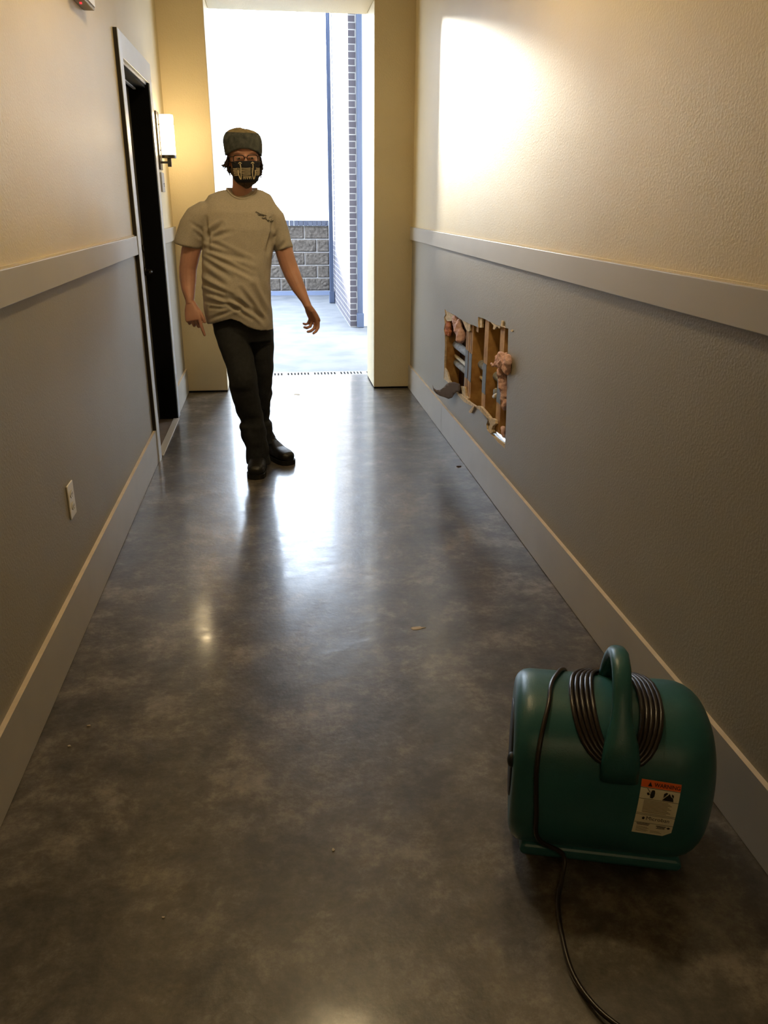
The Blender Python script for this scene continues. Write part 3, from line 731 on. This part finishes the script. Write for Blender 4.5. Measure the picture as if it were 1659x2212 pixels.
# sleeves
def sleeve(pts, cuff_in):
    g.tube([at(p[0], p[1], p[2]) for p in pts]+[at(*cuff_in[:3])], [(p[3], p[4]) for p in pts]+[(cuff_in[3], cuff_in[4])], 24, ref=(0, 1, 0))
sleeve([(466, 452, 4.65, .080, .045), (446, 458, 4.65, .090, .062), (430, 471, 4.65, .094, .072), (418, 492, 4.65, .092, .078), (408, 522, 4.65, .088, .076), (406, 531, 4.65, .087, .075), (407, 529, 4.65, .078, .066)], (412, 512, 4.65, .070, .060))
sleeve([(558, 446, 4.65, .080, .045), (578, 454, 4.65, .088, .056), (592, 472, 4.65, .088, .060), (602, 500, 4.65, .080, .056), (612, 530, 4.645, .074, .052), (616, 541, 4.64, .073, .051), (615, 538, 4.64, .064, .043)], (611, 522, 4.64, .058, .038))
me = union_mesh(g, .006, 5, .5, 'tshirt')
folds = []                                 # (px1,py1,px2,py2,width m,depth m): soft valleys in the cloth
for f in [(447,510,478,484,.010,.016),(446,516,500,500,.010,.008),(440,535,520,560,.011,.012),(444,548,545,598,.010,.010),(440,560,500,600,.010,.010),(438,585,490,620,.012,.009),
          (446,520,548,568,.012,.009),(436,610,500,640,.012,.014),(440,628,520,655,.010,.012),(445,650,530,668,.009,.010),(455,665,520,668,.008,.007),(500,640,570,690,.011,.015),(520,625,572,698,.011,.014),
          (545,620,580,690,.012,.012),(560,600,585,660,.012,.008),(470,640,545,690,.009,.009),(586,510,580,545,.012,.016),(590,520,600,500,.008,.006),(445,470,450,540,.008,.010),(590,470,584,530,.008,.008),
          (600,540,618,520,.008,.006),(420,500,440,520,.008,.004),(410,480,440,500,.008,.004),(500,560,560,600,.02,.006),(450,690,520,664,.008,.006)]:
    folds.append((at(f[0], f[1], 4.5), at(f[2], f[3], 4.5), f[4]*1.05, f[5]))
camo = Vector((0, 0, CAM_H))
for v, n in [(v, v.normal.copy()) for v in me.vertices]:
    p = v.co
    d = noise.noise(p*7)*.005+noise.noise(p*16)*.0025
    if n.y < .35:
        q = camo+(p-camo)*(4.5/p.y)
        for a, b, w, dep in folds:
            ab = b-a; L2 = ab.length_squared; t_ = (q-a).dot(ab)/L2; tc = max(0, min(1, t_))
            dist = (q-(a+ab*tc)).length
            bend = dist/w
            if bend < 4: d += (-dep*math.exp(-bend*bend)+.45*dep*math.exp(-((bend-1.9)/.8)**2))*math.sin(PI*min(1, max(.0, .12+.8*tc)))*min(1, max(0, .35-n.y))
    v.co = p+n*d
new_obj('tshirt', shift(me, PL), M['shirt'], P)
SH = [o for o in P.children if o.name.startswith('tshirt')][0]
# collar rib
g = G(); q = ring(490, 555, 409, 4.65, .068, 32, 2.0, lambda x, y: .004-.052*max(0, -y)**1.6)
g.tube(q+[q[0]], .0048, 8); g.obj('collar', M['shirt'], SH, True)
# small dark chest print, laid on the cloth
dgr = bpy.context.evaluated_depsgraph_get(); dgr.update()
def onto(o, px, py, lift=.002):
    d = ray(px, py); org = camo-PL
    ok, loc, nn, _ = o.ray_cast(org, d)
    return loc+PL-d.normalized()*lift if ok else at(px, py, 4.47)
g = G(); rr = random.Random(4)
for k in range(30):
    t_ = k/29; bx, by = 554+32*t_, 460+17*t_+rr.uniform(-3.5, 5)
    pts = [onto(SH, bx+rr.uniform(-2.5, 2.5)+3*i*.7, by+rr.uniform(-2, 2)) for i in range(3)]
    g.tube(smoothpath(pts, 3), .0011, 5)
g.tube([onto(SH, 553+3*i, 459+.9*i) for i in range(9)], .0009, 5)
g.obj('chest_print', mat('faded print ink', (.13, .12, .10), .9), SH, True)

# ---- jeans
g = G()
g.loft([ring(458, 585, 660, 4.60, .125), ring(460, 588, 690, 4.60, .125), ring(462, 590, 712, 4.60, .120), ring(470, 588, 735, 4.60, .10)])
def leg(rows):                             # (xl, xr, py, Y, depth)
    g.loft([ring(a, b, y, Y, d, 24, 2.1) for a, b, y, Y, d in rows])
leg([(458, 530, 690, 4.60, .105), (462, 536, 715, 4.58, .105), (470, 540, 740, 4.55, .100), (480, 546, 765, 4.52, .095), (489, 552, 795, 4.48, .088), (493, 556, 815, 4.46, .086), (495, 557, 830, 4.46, .084), (500, 560, 850, 4.47, .080),
     (505, 564, 875, 4.48, .078), (512, 567, 898, 4.50, .074), (519, 570, 910, 4.50, .072), (515, 573, 918, 4.50, .078), (517, 575, 928, 4.50, .076), (523, 577, 945, 4.50, .074), (528, 581, 965, 4.50, .074), (531, 583, 985, 4.50, .076), (532, 585, 1000, 4.495, .078)])
leg([(520, 590, 690, 4.62, .105), (525, 591.5, 715, 4.63, .105), (535, 592, 745, 4.64, .095), (542, 592, 780, 4.64, .088), (545, 591, 805, 4.64, .085), (545, 588.5, 825, 4.65, .082), (548, 587, 838, 4.66, .078), (548, 589, 850, 4.67, .080), (548, 585, 868, 4.69, .075),
     (550, 584, 888, 4.71, .070), (551, 581, 906, 4.72, .068), (551, 587, 914, 4.72, .074), (552, 588.5, 926, 4.72, .072), (553, 589, 936, 4.72, .070), (554, 590, 946, 4.72, .070), (556, 591, 955, 4.72, .070)])
me = union_mesh(g, .006, 3, .5, 'jeans')
for v, n in [(v, v.normal.copy()) for v in me.vertices]:
    p = v.co; low = max(0, min(1, (.75-p.z)/.5))
    v.co = p+n*(noise.noise(Vector((p.x*15, p.y*12, p.z*19)))*.0075*(.4+low)+noise.noise(p*9)*.004)
new_obj('jeans', shift(me, PL), M['pants'], P)
# ---- boots
def boot(heel, toe, ankle, side):
    heel, toe = Vector(heel), Vector(toe); d = (toe-heel); L = d.length; d.normalize(); s = Vector((-d.y, d.x, 0)); z = Vector((0, 0, 1))
    def rg(t_, hw, z0, h):                 # cross-section standing on the sole
        c = heel+d*t_*L; out = []
        for k in range(20):
            a = 2*PI*k/20; ca, sa = math.cos(a), math.sin(a)
            out.append(c+s*hw*math.copysign(abs(ca)**.8, ca)+z*(z0+h/2+h/2*math.copysign(abs(sa)**.85, sa)))
        return out
    g = G(); g.loft([rg(-.01, .018, .028, .045), rg(.03, .032, .018, .085), rg(.12, .038, .018, .105), rg(.3, .039, .018, .115), rg(.45, .043, .018, .095), rg(.62, .050, .018, .072), rg(.8, .051, .018, .064), rg(.93, .043, .018, .056), rg(1.0, .024, .020, .038)])
    a = Vector(ankle); g.tube([heel+d*.2*L+z*.05, heel+d*.2*L+z*.11, a], [.046, .044, .047], 18)
    me = union_mesh(g, .005, 3, .5, 'boot')
    bo = new_obj('boot', shift(me, PL), M['boot'], P)
    g = G(); rings = []
    for zz in (0.0, .006, .026):
        rr_ = []
        for t_, w in ((-.02, .0), (-.01, .02), (.04, .036), (.2, .040), (.4, .038), (.6, .050), (.8, .054), (.94, .046), (1.01, .026), (1.03, 0)): rr_.append(heel+d*t_*L+s*w+z*zz)
        for t_, w in ((1.01, .026), (.94, .046), (.8, .054), (.6, .050), (.4, .038), (.2, .040), (.04, .036), (-.01, .02)): rr_.append(heel+d*t_*L-s*w+z*zz)
        rings.append(rr_)
    g.loft(rings); g.obj('sole', M['sole'], bo)
    g = G()
    for k in range(6):
        t_ = .32+.055*k; h = .135-.012*k; c = heel+d*t_*L+z*h
        g.tube([c-s*.022-z*.006, c+z*.004, c+s*.022-z*.006], .0028, 6)
    g.obj('laces', M['cord'], bo, True)
boot((-.125, 4.59, 0), (-.152, 4.318, 0), at(556, 975, 4.50), 1)
boot((-.105, 4.80, 0), (.050, 4.565, 0), at(572, 935, 4.72), 1)

# ================================================================== AIR BLOWER
B = thing('air_blower', (.739, 1.505, 0), 'teal plastic air blower on the floor by the right wall, cord wrapped at its handle', 'blower', rz=math.radians(-16))
B['local_build'] = 1
BR, BZ = .182, .217
XA, XB = -.222, .226
def bsec(x):                               # inset of the section near the rounded ends
    if x < XA+.035: t_ = (XA+.035-x)/.035; return .035*(1-math.sqrt(max(0, 1-t_*t_)))
    if x > XB-.085: t_ = (x-XB+.085)/.085; return .085*(1-math.sqrt(max(0, 1-t_*t_)))
    return 0
def bs(x, a, off=0):                       # a: angle, 0 = towards the camera side, 90 = top
    r = BR-bsec(x)+off; c, s = math.cos(a), math.sin(a); e = 2/(2.35 if s > 0 else 2.35-1.5*s)
    y = -r*math.copysign(abs(c)**e, c)*1.0; z = BZ+r*math.copysign(abs(s)**e, s)
    return Vector((x, y, z))
xs = [XA, XA+.002, XA+.006, XA+.012, XA+.02, XA+.035]+[XA+.05+k*.03 for k in range(11)]+[XB-.085+.085*t_ for t_ in (0, .2, .4, .6, .75, .86, .93, .98, 1)]
g = G(); g.loft([[bs(x, 2*PI*k/64) for k in range(64)] for x in xs])
body = g.obj('housing', M['teal'], B, True)
# intake on the left end, outlet at the back
g = G(); g.loft([[Vector((x, r*math.cos(k*PI/16), BZ+r*math.sin(k*PI/16))) for k in range(32)] for x, r in ((XA-.0005, .115), (XA-.003, .112), (XA-.003, .02))])
g.obj('intake_grille', M['blackpipe'], B, True)
G().ball((XA-.003, -.12, .27), .010, .016, .018).obj('switch_knob', M['blackpipe'], B, True)
g = G(); g.loft([[Vector((x, y, z)) for x, z in ((-.16, .03), (.17, .03), (.17, zt), (-.16, zt))] for y, zt in ((.02, .20), (.20, .17), (.27, .15))])
g.obj('outlet', M['teal'], B)
# foot flange and rubber feet
g = G(); rings = []
for y, z0, z1 in ((-.150, .030, .052), (-.135, .018, .060), (-.05, .018, .06), (.16, .018, .06)):
    rings.append([Vector((x, y, z)) for x, z in ((-.185, z0), (.165, z0), (.175, (z0+z1)/2), (.165, z1), (-.185, z1), (-.195, (z0+z1)/2))])
g.loft(rings); g.obj('foot_flange', M['teal'], B, bevel=.006)
for x in (-.155, .135):
    for y in (-.10, .12): G().box(x-.022, x+.022, y-.018, y+.018, 0, .022).obj('rubber_foot', M['sole'], B, bevel=.003)
# handle: arch over the top with a flared front root
hxo = .004
g = G()
def hand_ring(y, z, w, t_, tang):
    tang = tang.normalized(); nrm = Vector((0, -tang.z, tang.y)); out = []
    for k in range(20):
        a = 2*PI*k/20; c, s = math.cos(a), math.sin(a); e = .8
        out.append(Vector((hxo, y, z))+Vector((1, 0, 0))*w*math.copysign(abs(c)**e, c)+nrm*t_*math.copysign(abs(s)**e, s))
    return out
path = [(-.178, .285, .040, .012), (-.170, .330, .041, .018), (-.150, .362, .036, .024), (-.128, .392, .026, .020), (-.108, .424, .0215, .017), (-.082, .459, .021, .016), (-.045, .484, .021, .016), (0, .491, .021, .016), (.04, .478, .021, .016), (.07, .45, .022, .016), (.085, .42, .024, .017), (.09, .36, .03, .02)]
hr = [hand_ring(y, z, w, t_, Vector((0, path[min(len(path)-1, i+1)][0]-path[max(0, i-1)][0], path[min(len(path)-1, i+1)][1]-path[max(0, i-1)][1]))) for i, (y, z, w, t_) in enumerate(path)]
g.loft(hr); handle = g.obj('handle', M['teal'], B, True)
# cord: nested loops round the handle, then over the left side to the floor
g = G()
for i in range(5):
    for lay in (0,):
        dl = .056+.0115*i; dr = .052+.0105*i
        pts = []
        for k in range(33):
            a = 2*PI*k/32                      # a=0 front (under the flare), PI = back
            front = math.cos(a); sx_ = math.sin(a)
            hw = (dl-.01*i*0) if sx_ < 0 else dr
            x = hxo+hw*math.copysign(abs(sx_)**.75, sx_)
            ang = math.radians(82-(46+2.0*i)*front) if front > 0 else math.radians(82-38*front)
            pts.append(bs(x, ang, .0065))
        g.tube(pts, .0056, 8)
cordw = g.obj('cord_wrap', M['cord'], B, True)
Bm = Matrix.Translation(B.location) @ Matrix.Rotation(math.radians(-16), 4, 'Z')
pts = [bs(-.085, math.radians(150), .006), bs(-.11, math.radians(115), .006), bs(-.140, math.radians(90), .007), bs(-.150, math.radians(70), .006), bs(-.165, math.radians(45), .006), bs(-.172, math.radians(20), .007), bs(-.165, math.radians(-5), .008), bs(-.155, math.radians(-25), .012)]
inv = Bm.inverted()
for w in ((.603, 1.372, .055), (.590, 1.335, .02), (.565, 1.285, .008), (.545, 1.20, .007), (.537, 1.11, .007), (.556, 1.03, .012), (.60, .96, .02), (.66, .88, .02), (.76, .78, .008)):
    pts.append(inv @ Vector(w))
g = G(); g.tube(smoothpath(pts, 7), .0054, 8); g.obj('power_cord', M['cord'], B, True)
# warning label wrapped on the housing
_tab = [(-1.3+2.6*k/200) for k in range(201)]; _arc = [0.0]
for a_, b_ in zip(_tab, _tab[1:]): _arc.append(_arc[-1]+(bs(0, b_)-bs(0, a_)).length)
_mid = _arc[100]
def arc_angle(s):                          # angle on the housing at arc length s from the middle height
    s += _mid
    for i in range(200):
        if _arc[i] <= s <= _arc[i+1]: return _tab[i]+(_tab[i+1]-_tab[i])*(s-_arc[i])/(_arc[i+1]-_arc[i])
    return _tab[0] if s < 0 else _tab[-1]
def lab(u, v, off):                        # u right, v down in units of label width; placed on the housing
    ca, sa = math.cos(.055), math.sin(.055)
    x = .052+(u*ca-v*sa)*.083; s = (u*sa+v*ca)*.089
    return bs(x, arc_angle(.078-s), off)
def lpatch(name, poly, m, off, parent):
    dn = []
    for a_, b_ in zip(poly, poly[1:]+poly[:1]):
        k_ = max(1, int(math.hypot(b_[0]-a_[0], b_[1]-a_[1])/.08)); dn += [(a_[0]+(b_[0]-a_[0])*i/k_, a_[1]+(b_[1]-a_[1])*i/k_) for i in range(k_)]
    poly = dn
    xs_ = [p[0] for p in poly]; ys_ = [p[1] for p in poly]; n = len(poly); pts = [Vector(p) for p in poly]
    gx = [Vector((min(xs_)+(max(xs_)-min(xs_))*i/8, min(ys_)+(max(ys_)-min(ys_))*j/10)) for i in range(1, 8) for j in range(1, 10)] 
    v, e, f, *_ = delaunay_2d_cdt(pts+gx, [(i, (i+1) % n) for i in range(n)], [], 1, 1e-6)
    me = bpy.data.meshes.new(name); me.from_pydata([tuple(lab(p.x, p.y, off)) for p in v], [], f)
    return new_obj(name, me, m, parent)
LB = lpatch('warning_label', [(0, 0), (1, 0), (1, 1.42), (.80, 1.57), (0, 1.57)], M['label'], .0008, B)
lpatch('orange_band', [(0, 0), (1, 0), (1, .19), (0, .19)], M['lorange'], .0014, LB)
g = G()
def lrect(u0, u1, v0, v1, off=.0022):
    n = max(1, int((u1-u0)/.12)); vs = []
    for i in range(n+1): u = u0+(u1-u0)*i/n; vs += [lab(u, v0, off), lab(u, v1, off)]
    g.add(vs, [(2*i, 2*i+1, 2*i+3, 2*i+2) for i in range(n)])
for v_ in (.195, .49, .905, .945, 1.19): lrect(0, 1, v_, v_+.011)
g.obj('rules', M['ink'], LB)
g = G()
for k in range(10): lrect(.13, .80+.05*((k*7) % 3-1), .53+.036*k, .545+.036*k)
g.obj('small_print', M['inksoft'], LB)
g = G()
for k in range(5): lrect(.08, .36+.04*(k % 2), 1.33+.035*k, 1.342+.035*k)
lrect(.45, .7, 1.43, 1.442); lrect(.45, .75, 1.47, 1.482)
g.obj('footer_print', M['inksoft'], LB)
g = G()
def lpoly(pts, off=.0026): g.add([lab(u, v, off) for u, v in pts], [tuple(range(len(pts)))])
def picto(name, polys):
    global g
    g = G()
    for q_ in polys: lpoly(q_)
    g.obj(name, M['ink'], LB)
picto('warning_triangle', [[(.17, .155), (.225, .045), (.28, .155)]])
picto('hand_pictogram', [[(.30, .24), (.36, .24), (.375, .30), (.37, .40), (.33, .46), (.27, .45), (.26, .36), (.28, .28)], [(.165, .215), (.18, .21), (.25, .30), (.24, .31)], [(.17, .33), (.21, .31), (.25, .36), (.22, .39), (.18, .37)]])
picto('fan_pictogram', [[(.57, .47), (.64, .38), (.70, .32), (.74, .27), (.78, .34), (.84, .38), (.86, .47)], [(.60, .40), (.60, .29), (.66, .25), (.70, .27), (.65, .34)], [(.79, .27), (.85, .30), (.85, .38), (.80, .33)]])
picto('round_emblem', [[(.17, 1.05), (.18, 1.022), (.205, 1.01), (.23, 1.022), (.24, 1.05), (.23, 1.085), (.205, 1.10), (.18, 1.085)]])
picto('corner_emblem', [[(.84, 1.27), (.89, 1.235), (.94, 1.27), (.89, 1.31)]])
g = G(); lrect(.57, .82, 1.24, 1.262); lrect(.60, .80, 1.28, 1.30); lrect(.58, .80, 1.315, 1.33); g.obj('right_print', M['ink'], LB)
g = G(); lrect(.06, .40, 1.215, 1.235); lrect(.08, .38, 1.255, 1.275); g.obj('left_print', M['ink'], LB)
def ltext(s, u, v, h, m, name, bold=0):
    cu = bpy.data.curves.new('t', 'FONT'); cu.body = s; cu.size = 1; cu.offset = bold; o = bpy.data.objects.new('t', cu); C.objects.link(o)
    dg = bpy.context.evaluated_depsgraph_get(); dg.update(); me = bpy.data.meshes.new_from_object(o.evaluated_get(dg)); bpy.data.objects.remove(o); me.name = name
    bm = bmesh.new(); bm.from_mesh(me); bmesh.ops.triangulate(bm, faces=bm.faces); bm.to_mesh(me); bm.free()
    for vx in me.vertices: vx.co = lab(u+vx.co.x*h, v-vx.co.y*h, .0024)
    new_obj(name, me, m, LB)
ltext('WARNING', .33, .145, .135, M['ink'], 'warning_text', .01)
ltext('Microban', .27, 1.10, .16, M['ink'], 'maker_text', 0)

# ================================================================== LITTER ON THE FLOOR
def chip(loc, rx, ry, h, label, m='debris', name='paint_flake', seed=0, cat='flake'):
    rd = random.Random(seed); n = 11; base = [(math.cos(2*PI*k/n)*rx*rd.uniform(.6, 1.1), math.sin(2*PI*k/n)*ry*rd.uniform(.6, 1.1)) for k in range(n)]
    g = G(); L = Vector(loc)
    g.loft([[L+Vector((a, b, .0003)) for a, b in base], [L+Vector((a*.93, b*.9, h)) for a, b in base]])
    return tag(g.obj(name, M[m], None, origin=L), label, cat)
chip(atz(902, 1357), .030, .014, .0018, 'pale paint flake lying alone in the middle of the concrete floor', seed=2)
chip(atz(992, 1008), .016, .009, .005, 'small dark scrap beside the right baseboard below the torn hole', 'leaf', 'floor_scrap', 3, 'scrap')
chip(atz(150, 1613), .006, .004, .004, 'tiny pale crumb near the left baseboard', seed=4, name='floor_crumb', cat='crumb')
chip(atz(192, 1569), .006, .003, .004, 'tiny white crumb left of the floor centre, farther than the other crumb', seed=5, name='floor_crumb', cat='crumb')
chip(atz(720, 1837), .004, .006, .003, 'tiny pale crumb alone in the dark foreground floor', seed=6, name='floor_crumb', cat='crumb')
chip(atz(353, 1983), .005, .003, .003, 'tiny pale crumb at the lower left of the foreground floor', seed=8, name='floor_crumb', cat='crumb')
chip(atz(641, 852), .035, .045, .001, 'thin greyish patch stuck on the bright floor near the drain', seed=9, name='floor_patch', cat='patch')
